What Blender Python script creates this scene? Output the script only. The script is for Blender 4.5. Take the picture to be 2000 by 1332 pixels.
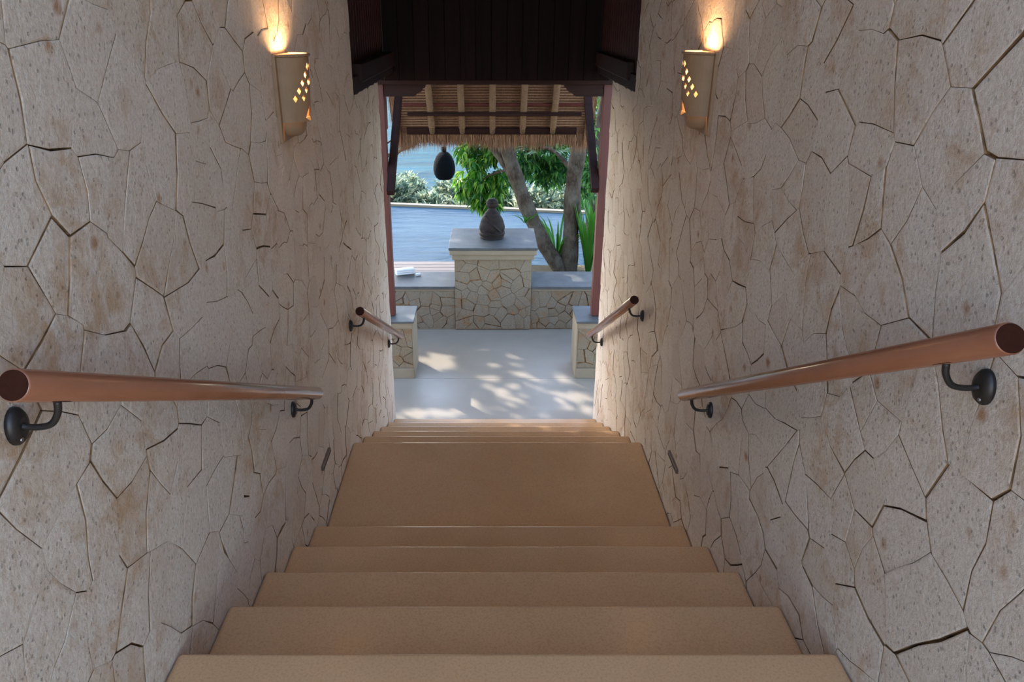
import bpy, bmesh, math, random
import numpy as np
from mathutils import Vector, Matrix
from mathutils.geometry import delaunay_2d_cdt

for o in list(bpy.data.objects):
    bpy.data.objects.remove(o)
scene = bpy.context.scene
C = scene.collection

# ------------------------------------------------------------------ camera
FPX, PITCH, CAMX = 1506.6, 0.3993, -0.0447
cam = bpy.data.objects.new('camera', bpy.data.cameras.new('camera'))
C.objects.link(cam)
cam.data.sensor_width = 36.0
cam.data.lens = FPX / 2000 * 36
cam.data.shift_x = 0.0222
cam.location = (CAMX, 0, 0)
cam.rotation_euler = (math.pi / 2 - PITCH, 0, 0)
cam.data.clip_start = 0.02
cam.data.clip_end = 6000
scene.camera = cam

# ------------------------------------------------------------------ sky, sun, exposure
SUN = Vector((-0.52, 0.566, 0.564)).normalized()
world = bpy.data.worlds.new('sky')
scene.world = world
world.use_nodes = True
wn = world.node_tree.nodes
bg = wn['Background']
sky = wn.new('ShaderNodeTexSky')
sky.sky_type = 'NISHITA'
sky.sun_disc = False
sky.sun_elevation = math.asin(SUN.z)
sky.sun_rotation = math.atan2(SUN.x, SUN.y)
sky.air_density = 1.0
sky.dust_density = 1.2
sky.ozone_density = 1.0
world.node_tree.links.new(sky.outputs[0], bg.inputs[0])
bg.inputs[1].default_value = 0.34

sun_data = bpy.data.lights.new('sun', 'SUN')
sun_data.energy = 2.4
sun_data.angle = math.radians(0.53)
sun_data.color = (1.0, 0.94, 0.86)
sun = bpy.data.objects.new('sun', sun_data)
sun.rotation_euler = (-SUN).to_track_quat('-Z', 'Y').to_euler()
sun.location = (-6, 8, 8)
C.objects.link(sun)

vs = scene.view_settings
vs.view_transform = 'Standard'
vs.look = 'None'
vs.exposure = 1.78
vs.gamma = 1.0
vs.use_curve_mapping = False

# ------------------------------------------------------------------ measures
HW = 0.8                      # half width of the stair
G, R = 0.3324, 0.1518         # going, riser
Y0, Z0 = 1.4179, -1.4187      # first nosing
YL = 3.7144                   # landing nosing
FZ = Z0 - 11 * R              # lower floor
WE = 5.53                     # stone walls end
PLATE_Z = -0.41               # top of the low part of the walls

# ------------------------------------------------------------------ helpers
def lin(r, g, b):
    f = lambda c: (c / 255 / 12.92) if c / 255 <= 0.04045 else ((c / 255 + 0.055) / 1.055) ** 2.4
    return (f(r), f(g), f(b), 1.0)

def link(name, me, mat=None, parent=None):
    o = bpy.data.objects.new(name, me)
    C.objects.link(o)
    if mat is not None:
        me.materials.clear()
        me.materials.append(mat)
    if parent is not None:
        o.parent = parent
    return o

def obj(name, bm, mat=None, parent=None, smooth=False):
    me = bpy.data.meshes.new(name)
    bmesh.ops.recalc_face_normals(bm, faces=bm.faces)
    bm.to_mesh(me)
    bm.free()
    if smooth:
        for p in me.polygons:
            p.use_smooth = True
    return link(name, me, mat, parent)

def pyd(name, v, f, mat=None, parent=None, smooth=False):
    me = bpy.data.meshes.new(name)
    me.from_pydata(v, [], f)
    if smooth:
        me.polygons.foreach_set('use_smooth', [True] * len(me.polygons))
    me.update()
    return link(name, me, mat, parent)

def tag(o, label=None, cat=None, group=None, kind=None):
    if label: o['label'] = label
    if cat: o['category'] = cat
    if group: o['group'] = group
    if kind: o['kind'] = kind
    return o

def empty(name, loc=(0, 0, 0)):
    o = bpy.data.objects.new(name, None)
    o.empty_display_size = 0.05
    o.location = loc
    C.objects.link(o)
    return o

def keep(child, parent):
    """parent while staying where it is (parents here are never rotated)"""
    child.parent = parent
    child.matrix_parent_inverse = Matrix.Translation(parent.location).inverted()
    return child

def box(bm, x0, x1, y0, y1, z0, z1, bev=0.0, seg=2):
    b2 = bmesh.new()
    bmesh.ops.create_cube(b2, size=1)
    for v in b2.verts:
        v.co = Vector(((x0 + x1) / 2 + v.co.x * (x1 - x0), (y0 + y1) / 2 + v.co.y * (y1 - y0), (z0 + z1) / 2 + v.co.z * (z1 - z0)))
    if bev > 0:
        bmesh.ops.bevel(b2, geom=b2.edges[:], offset=bev, segments=seg, affect='EDGES', profile=0.5)
    me = bpy.data.meshes.new('t')
    b2.to_mesh(me); b2.free()
    bm.from_mesh(me)
    bpy.data.meshes.remove(me)

def boxo(name, x0, x1, y0, y1, z0, z1, mat, parent=None, bev=0.0, seg=2):
    bm = bmesh.new()
    box(bm, min(x0, x1), max(x0, x1), min(y0, y1), max(y0, y1), min(z0, z1), max(z0, z1), bev, seg)
    return obj(name, bm, mat, parent)

def tube(bm, pts, radii, n=10, caps=True):
    """tapered tube along points"""
    pts = [Vector(p) for p in pts]
    if not hasattr(radii, '__len__'):
        radii = [radii] * len(pts)
    rings = []
    up = None
    for i, p in enumerate(pts):
        t = (pts[min(i + 1, len(pts) - 1)] - pts[max(i - 1, 0)]).normalized()
        if up is None:
            a = Vector((0, 0, 1)) if abs(t.z) < 0.9 else Vector((1, 0, 0))
            up = (a - t * a.dot(t)).normalized()
        else:
            up = (up - t * up.dot(t)).normalized()
        s = t.cross(up)
        rings.append([bm.verts.new(p + (up * math.cos(2 * math.pi * k / n) + s * math.sin(2 * math.pi * k / n)) * radii[i]) for k in range(n)])
    for a, b in zip(rings, rings[1:]):
        for k in range(n):
            bm.faces.new((a[k], a[(k + 1) % n], b[(k + 1) % n], b[k])).smooth = True
    if caps:
        bm.faces.new(rings[0][::-1]); bm.faces.new(rings[-1])

def bar(bm, p, q, w, h, side=Vector((1, 0, 0)), bev=0.0):
    """rectangular bar from p to q; w along side, h across"""
    p, q = Vector(p), Vector(q)
    t = (q - p).normalized()
    s = (side - t * side.dot(t)).normalized()
    u = t.cross(s)
    b2 = bmesh.new()
    bmesh.ops.create_cube(b2, size=1)
    L = (q - p).length
    for v in b2.verts:
        v.co = (p + q) / 2 + t * v.co.x * L + s * v.co.y * w + u * v.co.z * h
    if bev:
        bmesh.ops.bevel(b2, geom=b2.edges[:], offset=bev, segments=2, affect='EDGES', profile=0.5)
    me = bpy.data.meshes.new('t'); b2.to_mesh(me); b2.free()
    bm.from_mesh(me); bpy.data.meshes.remove(me)

def catmull(pts, n=6):
    P = [Vector(p) for p in pts]
    P = [P[0] * 2 - P[1]] + P + [P[-1] * 2 - P[-2]]
    out = []
    for i in range(1, len(P) - 2):
        for k in range(n):
            t = k / n
            out.append(0.5 * ((2 * P[i]) + (P[i + 1] - P[i - 1]) * t + (2 * P[i - 1] - 5 * P[i] + 4 * P[i + 1] - P[i + 2]) * t * t + (3 * P[i] - P[i - 1] - 3 * P[i + 1] + P[i + 2]) * t ** 3))
    out.append(P[-2])
    return out

# ------------------------------------------------------------------ materials
class NT:
    def __init__(self, name):
        self.m = bpy.data.materials.new(name)
        self.m.use_nodes = True
        self.t = self.m.node_tree
        self.b = self.t.nodes['Principled BSDF']
        self.co = None
    def n(self, typ, **kw):
        nd = self.t.nodes.new(typ)
        for k, v in kw.items():
            setattr(nd, k, v)
        return nd
    def l(self, a, b):
        self.t.links.new(a, b)
    def coord(self, scale=(1, 1, 1), world=True, rot=(0, 0, 0)):
        g = self.n('ShaderNodeNewGeometry') if world else self.n('ShaderNodeTexCoord')
        mp = self.n('ShaderNodeMapping')
        mp.inputs['Scale'].default_value = scale
        mp.inputs['Rotation'].default_value = rot
        self.l(g.outputs['Position'] if world else g.outputs['Object'], mp.inputs['Vector'])
        return mp.outputs[0]
    def noise(self, scale, vec=None, detail=4, rough=0.55, dist=0.0):
        nd = self.n('ShaderNodeTexNoise')
        nd.inputs['Scale'].default_value = scale
        nd.inputs['Detail'].default_value = detail
        nd.inputs['Roughness'].default_value = rough
        nd.inputs['Distortion'].default_value = dist
        self.l(vec if vec is not None else self.coord(), nd.inputs['Vector'])
        return nd.outputs['Fac']
    def ramp(self, fac, stops):
        r = self.n('ShaderNodeValToRGB')
        while len(r.color_ramp.elements) < len(stops):
            r.color_ramp.elements.new(0.5)
        for e, (p, c) in zip(r.color_ramp.elements, stops):
            e.position = p
            e.color = c if hasattr(c, '__len__') else (c, c, c, 1)
        self.l(fac, r.inputs['Fac'])
        return r.outputs['Color']
    def mix(self, fac, a, b, mode='MIX'):
        m = self.n('ShaderNodeMix', data_type='RGBA', blend_type=mode)
        for s, v in ((m.inputs[0], fac), (m.inputs[6], a), (m.inputs[7], b)):
            if hasattr(v, 'node'):
                self.l(v, s)
            else:
                s.default_value = v
        return m.outputs[2]
    def math(self, op, a, b):
        m = self.n('ShaderNodeMath', operation=op)
        for s, v in ((m.inputs[0], a), (m.inputs[1], b)):
            if hasattr(v, 'node'):
                self.l(v, s)
            else:
                s.default_value = v
        return m.outputs[0]
    def color(self, c):
        if hasattr(c, 'node'):
            self.l(c, self.b.inputs['Base Color'])
        else:
            self.b.inputs['Base Color'].default_value = c
    def rough(self, v):
        if hasattr(v, 'node'):
            self.l(v, self.b.inputs['Roughness'])
        else:
            self.b.inputs['Roughness'].default_value = v
    def spec(self, v):
        self.b.inputs['Specular IOR Level'].default_value = v
    def bump(self, h, strength=0.3, dist=0.01):
        b = self.n('ShaderNodeBump')
        b.inputs['Strength'].default_value = strength
        b.inputs['Distance'].default_value = dist
        self.l(h, b.inputs['Height'])
        self.l(b.outputs[0], self.b.inputs['Normal'])
    def island(self):
        return self.n('ShaderNodeNewGeometry').outputs['Random Per Island']

def stone_material(name, light, warm, ochre, stain_lo=0.55):
    mid_ = tuple((a + b) / 2 for a, b in zip(light, warm))
    t = NT(name)
    # each stone: its own tone
    oi = t.n('ShaderNodeObjectInfo').outputs['Random']
    rnd = t.math('FRACT', t.math('ADD', t.island(), oi), 0)
    base = t.ramp(rnd, [(0.0, light), (0.4, mid_), (0.62, light), (0.9, warm), (1.0, mid_)])
    fine = t.noise(95, detail=6, rough=0.75)
    base = t.mix(t.ramp(fine, [(0.38, 0.0), (0.66, 0.75)]), base, tuple(c * k for c, k in zip(warm[:3], (0.80, 0.755, 0.69))) + (1,))
    big = t.noise(3.1, detail=3)
    mid = t.noise(14, detail=5, rough=0.65, dist=0.8)
    st = t.ramp(t.math('MULTIPLY', big, mid), [(0.26, 0.0), (0.43, 0.7)])
    base = t.mix(st, base, ochre)
    # small rusty spots with a shape of their own
    v = t.n('ShaderNodeTexVoronoi', feature='F1')
    v.inputs['Scale'].default_value = 7.5
    t.l(t.coord(), v.inputs['Vector'])
    spot = t.ramp(t.math('ADD', v.outputs['Distance'], t.math('MULTIPLY', mid, 0.35)), [(0.20, 0.8), (0.31, 0.0)])
    base = t.mix(spot, base, lin(168, 116, 66))
    # pits
    v2 = t.n('ShaderNodeTexVoronoi', feature='F1')
    v2.inputs['Scale'].default_value = 55
    t.l(t.coord(), v2.inputs['Vector'])
    pit = t.ramp(t.math('ADD', v2.outputs['Distance'], t.math('MULTIPLY', fine, 0.5)), [(0.32, 1.0), (0.46, 0.0)])
    base = t.mix(t.math('MULTIPLY', pit, 0.28), base, lin(128, 98, 70))
    t.color(base)
    t.rough(0.9)
    t.spec(0.2)
    h = t.math('SUBTRACT', t.math('ADD', t.math('MULTIPLY', fine, 1.0), t.math('MULTIPLY', t.noise(24, detail=4), 1.2)), t.math('MULTIPLY', pit, 0.6))
    t.bump(h, 0.85, 0.008)
    return t.m

M_STONE = stone_material('coral_limestone', lin(238, 226, 214), lin(224, 207, 191), lin(190, 150, 108))  # tint warmed to stand in for warm light on the stair walls
M_STONE2 = stone_material('coral_limestone_shaded', lin(146, 134, 116), lin(136, 119, 98), lin(140, 98, 56))  # same stone darkened: the outdoor shade is put into its colour

t = NT('tan_mortar'); t.color(t.ramp(t.noise(25), [(0.3, lin(84, 60, 40)), (0.7, lin(172, 134, 94))])); t.rough(0.95); M_MORTAR = t.m

t = NT('honed_sandstone')
c = t.ramp(t.noise(2.2, detail=5), [(0.3, lin(212, 168, 123)), (0.7, lin(220, 178, 133))])  # base tan made warmer in place of warm light on the steps
c = t.mix(t.ramp(t.noise(160, detail=2), [(0.45, 0.0), (0.75, 0.35)]), c, lin(168, 122, 82))
t.color(c); t.rough(0.2); t.spec(0.5)
t.bump(t.noise(120), 0.06, 0.003); M_STAIR = t.m

t = NT('pale_polished_floor')
c = t.ramp(t.noise(1.7, detail=6), [(0.3, lin(152, 141, 126)), (0.7, lin(164, 153, 139))])
t.color(c); t.rough(t.ramp(t.noise(4, detail=4), [(0.3, 0.32), (0.7, 0.45)])); t.bump(t.noise(90), 0.05, 0.003); M_FLOOR = t.m

t = NT('beige_plaster')
t.color(t.ramp(t.noise(5, detail=5), [(0.3, lin(132, 116, 95)), (0.7, lin(146, 130, 108))])); t.rough(0.75); t.bump(t.noise(60), 0.1, 0.004); M_PLASTER = t.m

t = NT('grey_stone_coping')
t.color(t.ramp(t.noise(8, detail=5), [(0.3, lin(72, 72, 72)), (0.7, lin(90, 90, 89))])); t.rough(0.55); t.spec(0.3); t.bump(t.noise(50), 0.08, 0.004); M_COPING = t.m

def wood(name, a, b, scale, rough, sc=(1, 1, 1), world=True, spec=0.5, coat=0.0):
    t = NT(name)
    v = t.coord(sc, world)
    g = t.noise(scale, v, detail=6, rough=0.65, dist=0.6)
    oi = t.n('ShaderNodeObjectInfo').outputs['Random']
    col = t.ramp(g, [(0.25, a), (0.75, b)])
    col = t.mix(t.math('MULTIPLY', oi, 0.35), col, a)
    t.color(col); t.rough(rough); t.spec(spec); t.bump(g, 0.12, 0.003)
    t.b.inputs['Coat Weight'].default_value = coat
    return t.m

M_DARKWOOD = wood('dark_stained_wood', lin(18, 8, 7), lin(36, 19, 17), 22, 0.6, (1, 1, 0.06), spec=0.06)
M_SIDEWOOD = wood('dark_red_boarding', lin(50, 27, 23), lin(84, 48, 41), 22, 0.45, (1, 1, 0.06), spec=0.3)
M_DARKBEAM = wood('dark_stained_beam', lin(36, 21, 18), lin(58, 36, 31), 14, 0.55, (0.1, 0.2, 1), spec=0.12)
M_REDWOOD = wood('red_brown_post', lin(78, 34, 27), lin(104, 50, 40), 18, 0.5, (1, 1, 0.05))
M_RAIL = wood('varnished_rail_wood', lin(134, 82, 58), lin(166, 112, 84), 30, 0.24, (1, 0.06, 0.12), spec=0.6, coat=0.35)
M_RAILEND = wood('rail_end_grain', lin(44, 20, 12), lin(62, 30, 19), 60, 0.6, spec=0.1)
M_BAMBOO = wood('bamboo_rafter', lin(104, 80, 54), lin(140, 112, 80), 26, 0.55, (1, 0.5, 0.5))
M_BATTEN = wood('thatch_batten', lin(112, 78, 54), lin(150, 112, 80), 40, 0.7)
M_DECK = wood('shaded_deck', lin(84, 74, 70), lin(112, 98, 92), 20, 0.7, (0.08, 1, 1))  # board colour darkened in place of shade falling on the deck
t = NT('tree_bark')
g = t.noise(26, t.coord((1, 1, 0.35)), detail=7, rough=0.7, dist=1.2)
g2 = t.noise(5, detail=4)
t.color(t.mix(t.ramp(g2, [(0.4, 0.0), (0.65, 0.6)]), t.ramp(g, [(0.3, lin(30, 24, 19)), (0.7, lin(92, 78, 64))]), lin(112, 104, 92)))
t.rough(0.95); t.spec(0.15); t.bump(g, 1.0, 0.03); M_BARK = t.m
M_STATUE = wood('dark_bronze_stone', lin(27, 21, 20), lin(54, 42, 37), 34, 0.7, spec=0.2)

t = NT('thatch_straw')
v = t.coord((60, 60, 60))
s = t.noise(1.0, t.coord((150, 12, 12)), detail=4, rough=0.7)
s2 = t.noise(1.0, t.coord((70, 60, 60)), detail=3, rough=0.6)
t.color(t.mix(t.ramp(s2, [(0.35, 0.0), (0.65, 0.6)]), t.ramp(s, [(0.3, lin(62, 36, 24)), (0.7, lin(140, 96, 68))]), lin(84, 52, 36)))
t.rough(0.9); t.bump(s, 0.6, 0.01); M_THATCH = t.m
t = NT('loose_straw')
t.color(t.ramp(t.island(), [(0.0, lin(84, 54, 36)), (0.5, lin(128, 88, 60)), (1.0, lin(158, 118, 84))])); t.rough(0.85); M_STRAW = t.m

t = NT('black_iron'); t.color(lin(58, 54, 52)); t.b.inputs['Metallic'].default_value = 0.6; t.rough(0.45); M_IRON = t.m
t = NT('steel_screw'); t.color(lin(170, 165, 160)); t.b.inputs['Metallic'].default_value = 1.0; t.rough(0.35); M_SCREW = t.m
t = NT('sconce_ceramic'); t.color(t.ramp(t.noise(18), [(0.3, lin(138, 108, 80)), (0.7, lin(150, 120, 90))])); t.rough(0.6); M_SCONCE = t.m
t = NT('frosted_diffuser'); t.color(lin(222, 202, 176)); t.rough(0.5); t.b.inputs['Transmission Weight'].default_value = 0.35; M_FROST = t.m
t = NT('warm_bulb'); t.b.inputs['Emission Color'].default_value = (1.0, 0.55, 0.2, 1); t.b.inputs['Emission Strength'].default_value = 14; M_BULB = t.m
t = NT('brown_slot'); t.color(lin(120, 100, 86)); t.rough(0.6); M_SLOT = t.m
t = NT('dark_slot'); t.color(lin(50, 40, 34)); t.rough(0.6); M_SLOTD = t.m
t = NT('white_towel'); t.color(lin(226, 226, 226)); t.rough(0.95); t.bump(t.noise(220), 0.4, 0.004); M_TOWEL = t.m
t = NT('soil'); t.color(t.ramp(t.noise(12), [(0.3, lin(70, 58, 42)), (0.7, lin(104, 90, 62))])); t.rough(1.0); M_SOIL = t.m

def leafmat(name, a, b, c):
    t = NT(name)
    t.color(t.ramp(t.island(), [(0.0, a), (0.55, b), (1.0, c)]))
    t.rough(0.35); t.spec(0.6)
    tr = t.n('ShaderNodeBsdfTranslucent')
    t.l(t.ramp(t.island(), [(0.0, a), (0.55, b), (1.0, c)]), tr.inputs['Color'])
    mx = t.n('ShaderNodeMixShader'); mx.inputs[0].default_value = 0.5
    t.l(t.b.outputs[0], mx.inputs[1]); t.l(tr.outputs[0], mx.inputs[2])
    t.l(mx.outputs[0], t.t.nodes['Material Output'].inputs['Surface'])
    return t.m
M_LEAF = leafmat('mango_leaf', lin(22, 74, 18), lin(70, 136, 38), lin(154, 184, 66))
M_LEAF2 = leafmat('dark_leaf', lin(20, 60, 26), lin(54, 112, 42), lin(116, 162, 72))
M_SHRUB = leafmat('grey_green_leaf', lin(40, 72, 62), lin(132, 152, 130), lin(206, 206, 164))
M_STRAP = leafmat('strap_leaf', lin(28, 80, 24), lin(60, 120, 36), lin(108, 156, 56))

def watermat(name, deep, shallow, sc, bscale, bstr, rough, bdist, refl):
    t = NT(name)
    col = t.mix(t.ramp(t.noise(0.5, t.coord(sc), detail=4), [(0.35, 0.0), (0.65, 1.0)]), deep, shallow)
    b = t.n('ShaderNodeBump'); b.inputs['Strength'].default_value = bstr; b.inputs['Distance'].default_value = bdist
    t.l(t.noise(bscale, t.coord(sc), detail=5, rough=0.6, dist=0.5), b.inputs['Height'])
    df = t.n('ShaderNodeBsdfDiffuse'); gl = t.n('ShaderNodeBsdfGlossy'); gl.inputs['Roughness'].default_value = rough
    t.l(col, df.inputs['Color'])
    for q in (df, gl): t.l(b.outputs[0], q.inputs['Normal'])
    mx = t.n('ShaderNodeMixShader'); mx.inputs[0].default_value = refl
    t.l(df.outputs[0], mx.inputs[1]); t.l(gl.outputs[0], mx.inputs[2])
    t.l(mx.outputs[0], t.t.nodes['Material Output'].inputs['Surface'])
    return t.m
M_SEA = watermat('sea_water', lin(4, 50, 62), lin(14, 72, 84), (0.09, 0.28, 1), 1.0, 0.6, 0.12, 1.5, 0.06)
M_POOL = watermat('pool_water', lin(38, 60, 78), lin(48, 72, 90), (0.8, 2.2, 1), 3.0, 0.35, 0.06, 0.05, 0.06)
t = NT('woven_lantern'); 
w = t.n('ShaderNodeTexWave', wave_type='BANDS', bands_direction='Z'); w.inputs['Scale'].default_value = 26
t.l(t.coord(), w.inputs['Vector'])
t.color(t.ramp(w.outputs['Fac'], [(0.2, lin(4, 5, 6)), (0.9, lin(16, 18, 20))])); t.rough(0.85); t.spec(0.1); t.bump(w.outputs['Fac'], 0.6, 0.01); M_LANTERN = t.m

# ------------------------------------------------------------------ rubble stone maker
def clip(poly, nx, ny, d):
    out = []
    m = len(poly)
    for i in range(m):
        p, q = poly[i], poly[(i + 1) % m]
        a = p[0] * nx + p[1] * ny - d
        b = q[0] * nx + q[1] * ny - d
        if a <= 0:
            out.append(p)
        if (a < 0 < b) or (b < 0 < a):
            k = a / (a - b)
            out.append((p[0] + (q[0] - p[0]) * k, p[1] + (q[1] - p[1]) * k))
    return out

def voronoi(a0, a1, b0, b1, step, rng, drop=0.25, skip=None, joint=1.0):
    na, nb = int((a1 - a0) / step) + 1, int((b1 - b0) / step) + 1
    S = []
    for i in range(na + 1):
        for j in range(nb + 1):
            if rng.random() < drop:
                continue
            S.append((a0 + (i + 0.5 * (j % 2)) * step + rng.uniform(-.46, .46) * step, b0 + j * step + rng.uniform(-.46, .46) * step))
    S = np.array([q for q in S if a0 <= q[0] <= a1 and b0 <= q[1] <= b1 and not (skip and skip(*q))])
    cells = []
    for i, (sa, sb) in enumerate(S):
        if not (a0 <= sa <= a1 and b0 <= sb <= b1):
            continue
        if skip and skip(sa, sb):
            continue
        d2 = (S[:, 0] - sa) ** 2 + (S[:, 1] - sb) ** 2
        order = np.argsort(d2)[1:34]
        poly = [(a0, b0), (a1, b0), (a1, b1), (a0, b1)]
        for j in order:
            dx, dy = S[j, 0] - sa, S[j, 1] - sb
            L = math.hypot(dx, dy)
            nx, ny = dx / L, dy / L
            h = random.Random(min(i, int(j)) * 7919 + max(i, int(j)) * 104729).random()
            gap = (0.0004 + 0.0025 * h ** 3) * joint
            poly = clip(poly, nx, ny, (sa + S[j, 0]) / 2 * nx + (sb + S[j, 1]) / 2 * ny - gap)
            if len(poly) < 3:
                break
        if len(poly) >= 3:
            cells.append(poly)
    return cells

def area(p):
    return 0.5 * abs(sum(p[i][0] * p[(i + 1) % len(p)][1] - p[(i + 1) % len(p)][0] * p[i][1] for i in range(len(p))))

def warp(a, b):
    return (a + 0.007 * math.sin(b * 31 + 3.1 * math.sin(a * 17)) + 0.003 * math.sin(b * 83 + a * 40),
            b + 0.007 * math.sin(a * 29 + 2.7 * math.sin(b * 19)) + 0.003 * math.sin(a * 77 - b * 35))

def stone_geo(poly, to3, rng, depth=0.016, seg=0.075, dowarp=True):
    pts = []
    m = len(poly)
    for i in range(m):
        p, q = poly[i], poly[(i + 1) % m]
        L = math.hypot(q[0] - p[0], q[1] - p[1])
        if L < 0.004:
            continue
        k = max(1, min(3, round(L / seg)))
        for s in range(k):
            pts.append((p[0] + (q[0] - p[0]) * s / k, p[1] + (q[1] - p[1]) * s / k))
    if len(pts) < 3:
        return None
    ca = sum(p[0] for p in pts) / len(pts); cb = sum(p[1] for p in pts) / len(pts)
    face = rng.uniform(-0.0012, 0.0018)
    ta, tb = rng.uniform(-.008, .008), rng.uniform(-.008, .008)
    n = len(pts)
    V, Fc = [], []
    W = [warp(*p) if dowarp else p for p in pts]
    ins = 0.95
    for p in W:
        V.append(to3(p[0], p[1], -depth))
    for p in W:
        V.append(to3(p[0], p[1], -0.0005 + face + ta * (p[0] - ca) + tb * (p[1] - cb)))
    for p in W:
        a, b = ca + (p[0] - ca) * ins, cb + (p[1] - cb) * ins
        V.append(to3(a, b, 0.0004 + face + ta * (a - ca) + tb * (b - cb) + rng.uniform(-.0006, .0006)))
    V.append(to3(ca, cb, 0.0008 + face))
    for i in range(n):
        j = (i + 1) % n
        Fc.append((i, j, n + j, n + i))
        Fc.append((n + i, n + j, 2 * n + j, 2 * n + i))
        Fc.append((2 * n + i, 2 * n + j, 3 * n))
    return V, Fc

def stone_obj(name, V, Fc, mat, parent=None):
    """stone with mortar-stained sides: the first of each three faces is a side"""
    o = pyd(name, V, Fc, mat, parent)
    o.data.materials.append(M_MORTAR)
    idx = np.zeros(len(Fc), dtype=np.int32)
    idx[0::3] = 1
    o.data.polygons.foreach_set('material_index', idx)
    return o

def project(p):
    x, y, z = p[0] - CAMX, p[1], p[2]
    cp, sp = math.cos(PITCH), math.sin(PITCH)
    d = y * cp - z * sp
    if d < 0.1:
        return None
    return (955.6 + FPX * x / d, 666 - FPX * (y * sp + z * cp) / d, d)

def stones(parent, cells, to3, mat, rng, limit=300, hidden=None, flip=False, dowarp=True):
    rank = []
    for poly in cells:
        ca = sum(p[0] for p in poly) / len(poly); cb = sum(p[1] for p in poly) / len(poly)
        pr = [project(to3(p[0], p[1], 0)) for p in poly]
        A = 0
        if all(pr) and not (hidden and hidden(ca, cb)):
            q = [(min(max(p[0], 0), 2000), min(max(p[1], 0), 1332)) for p in pr]
            A = area(q)
        rank.append((A, poly))
    rank.sort(key=lambda r: -r[0])
    SV, SF = [], []
    cnt = 0
    for A, poly in rank:
        g = stone_geo(poly, to3, rng, dowarp=dowarp)
        if g is None:
            continue
        V, Fc = g
        if flip:
            Fc = [f[::-1] for f in Fc]
        if cnt < limit and A > 20:
            stone_obj('stone', V, Fc, mat, parent)
            cnt += 1
        else:
            o = len(SV)
            SV += V
            SF += [tuple(i + o for i in f) for f in Fc]
    if SV:
        s = stone_obj('small_stones', SV, SF, mat, parent)
        s['kind'] = 'stuff'

def stair_z(y):
    if y <= Y0: return Z0
    if y < Y0 + 4 * G: return Z0 - (math.floor((y - Y0) / G) + 1) * R
    if y < YL: return Z0 - 5 * R
    return max(FZ, Z0 - (6 + math.floor((y - YL) / G)) * R)

# ------------------------------------------------------------------ side walls
TOP = 2.3
STEP_Y = {-1: 4.49, 1: 4.67}
END_Y = {-1: 5.50, 1: 5.56}
for s, nm in ((-1, 'wall_left'), (1, 'wall_right')):
    rng = random.Random(11 + s)
    bm = bmesh.new()
    xi, xo = s * (HW + 0.014), s * (HW + 0.34)
    ys, ye = STEP_Y[s], END_Y[s]
    box(bm, min(xi, xo), max(xi, xo), -0.6, ys, FZ - 0.1, TOP)
    box(bm, min(xi, xo), max(xi, xo), ys, ye - 0.012, FZ - 0.1, PLATE_Z - 0.004)
    w = obj(nm, bm, M_MORTAR)
    tag(w, ('left' if s < 0 else 'right') + ' stair wall of pale random coral limestone', kind='structure')
    def skip(a, b, ys=ys):
        return (a > ys and b > PLATE_Z) or b < stair_z(a) - 0.12
    cells = voronoi(-0.6, ye, FZ - 0.02, TOP, 0.128, rng, 0.25, skip)
    out = []
    for poly in cells:
        if max(p[1] for p in poly) <= PLATE_Z or max(p[0] for p in poly) <= ys:
            out.append(poly)
            continue
        cb = sum(p[1] for p in poly) / len(poly)
        if cb < PLATE_Z and min(p[0] for p in poly) > ys - 0.05:
            parts_ = [clip(poly, 0, 1, PLATE_Z)]
        else:
            parts_ = [clip(poly, 1, 0, ys), clip(clip(poly, -1, 0, -ys - 0.001), 0, 1, PLATE_Z)]
        out += [q for q in parts_ if len(q) >= 3 and area(q) > 0.0004]
    to3 = (lambda a, b, h, s=s: (s * (HW - h), a, b))
    stones(w, out, to3, M_STONE, rng, 300, hidden=lambda a, b: b < stair_z(a) - 0.02, flip=(s > 0))
    # stones wrapping the free end of the wall
    ce = voronoi(0.0, 0.33, FZ, PLATE_Z, 0.15, rng, 0.2)
    to3e = (lambda a, b, h, s=s, ye=ye: (s * (HW + 0.012 + a), ye + h, b))
    stones(w, ce, to3e, M_STONE, rng, 0, flip=(s < 0), dowarp=False)

# ------------------------------------------------------------------ stairs and floors
stair = empty('staircase', (0, Y0, FZ))
tag(stair, 'flight of honed tan sandstone steps with a mid landing', kind='structure')
def tread(y0, y1, z, name='tread'):
    o = boxo(name, -HW + 0.001, HW - 0.001, y0, y1 + 0.012, z - 0.04, z, M_STAIR, None, 0.017, 9)
    keep(o, stair)
    r = boxo('riser', -HW + 0.001, HW - 0.001, y1 - 0.03, y1, z - R + 0.0, z - 0.0395, M_STAIR)
    keep(r, stair)
tread(-0.6, Y0, Z0, 'top_tread')
for i in range(1, 5):
    tread(Y0 + (i - 1) * G - 0.005, Y0 + i * G, Z0 - i * R)
tread(Y0 + 4 * G - 0.005, YL, Z0 - 5 * R, 'landing')
for i in range(1, 6):
    tread(YL + (i - 1) * G - 0.005, YL + i * G, Z0 - (5 + i) * R)
YF = YL + 5 * G
tag(boxo('floor', -2.6, 2.6, YF, 6.428, FZ - 0.08, FZ, M_FLOOR), 'pale polished floor slab at the foot of the stairs', kind='structure')
tag(boxo('floor', -2.6, 2.6, 6.432, 7.66, FZ - 0.08, FZ, M_FLOOR), 'pale polished floor slab in front of the low stone wall', kind='structure')
tag(boxo('bounce_paving', 2.605, 9, 3.5, 7.66, FZ - 0.08, FZ - 0.002, M_FLOOR), 'unseen pale paving right of the gate, added for bounced sunlight', kind='structure')  # added out of view to bounce sunlight onto the stair walls
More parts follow.
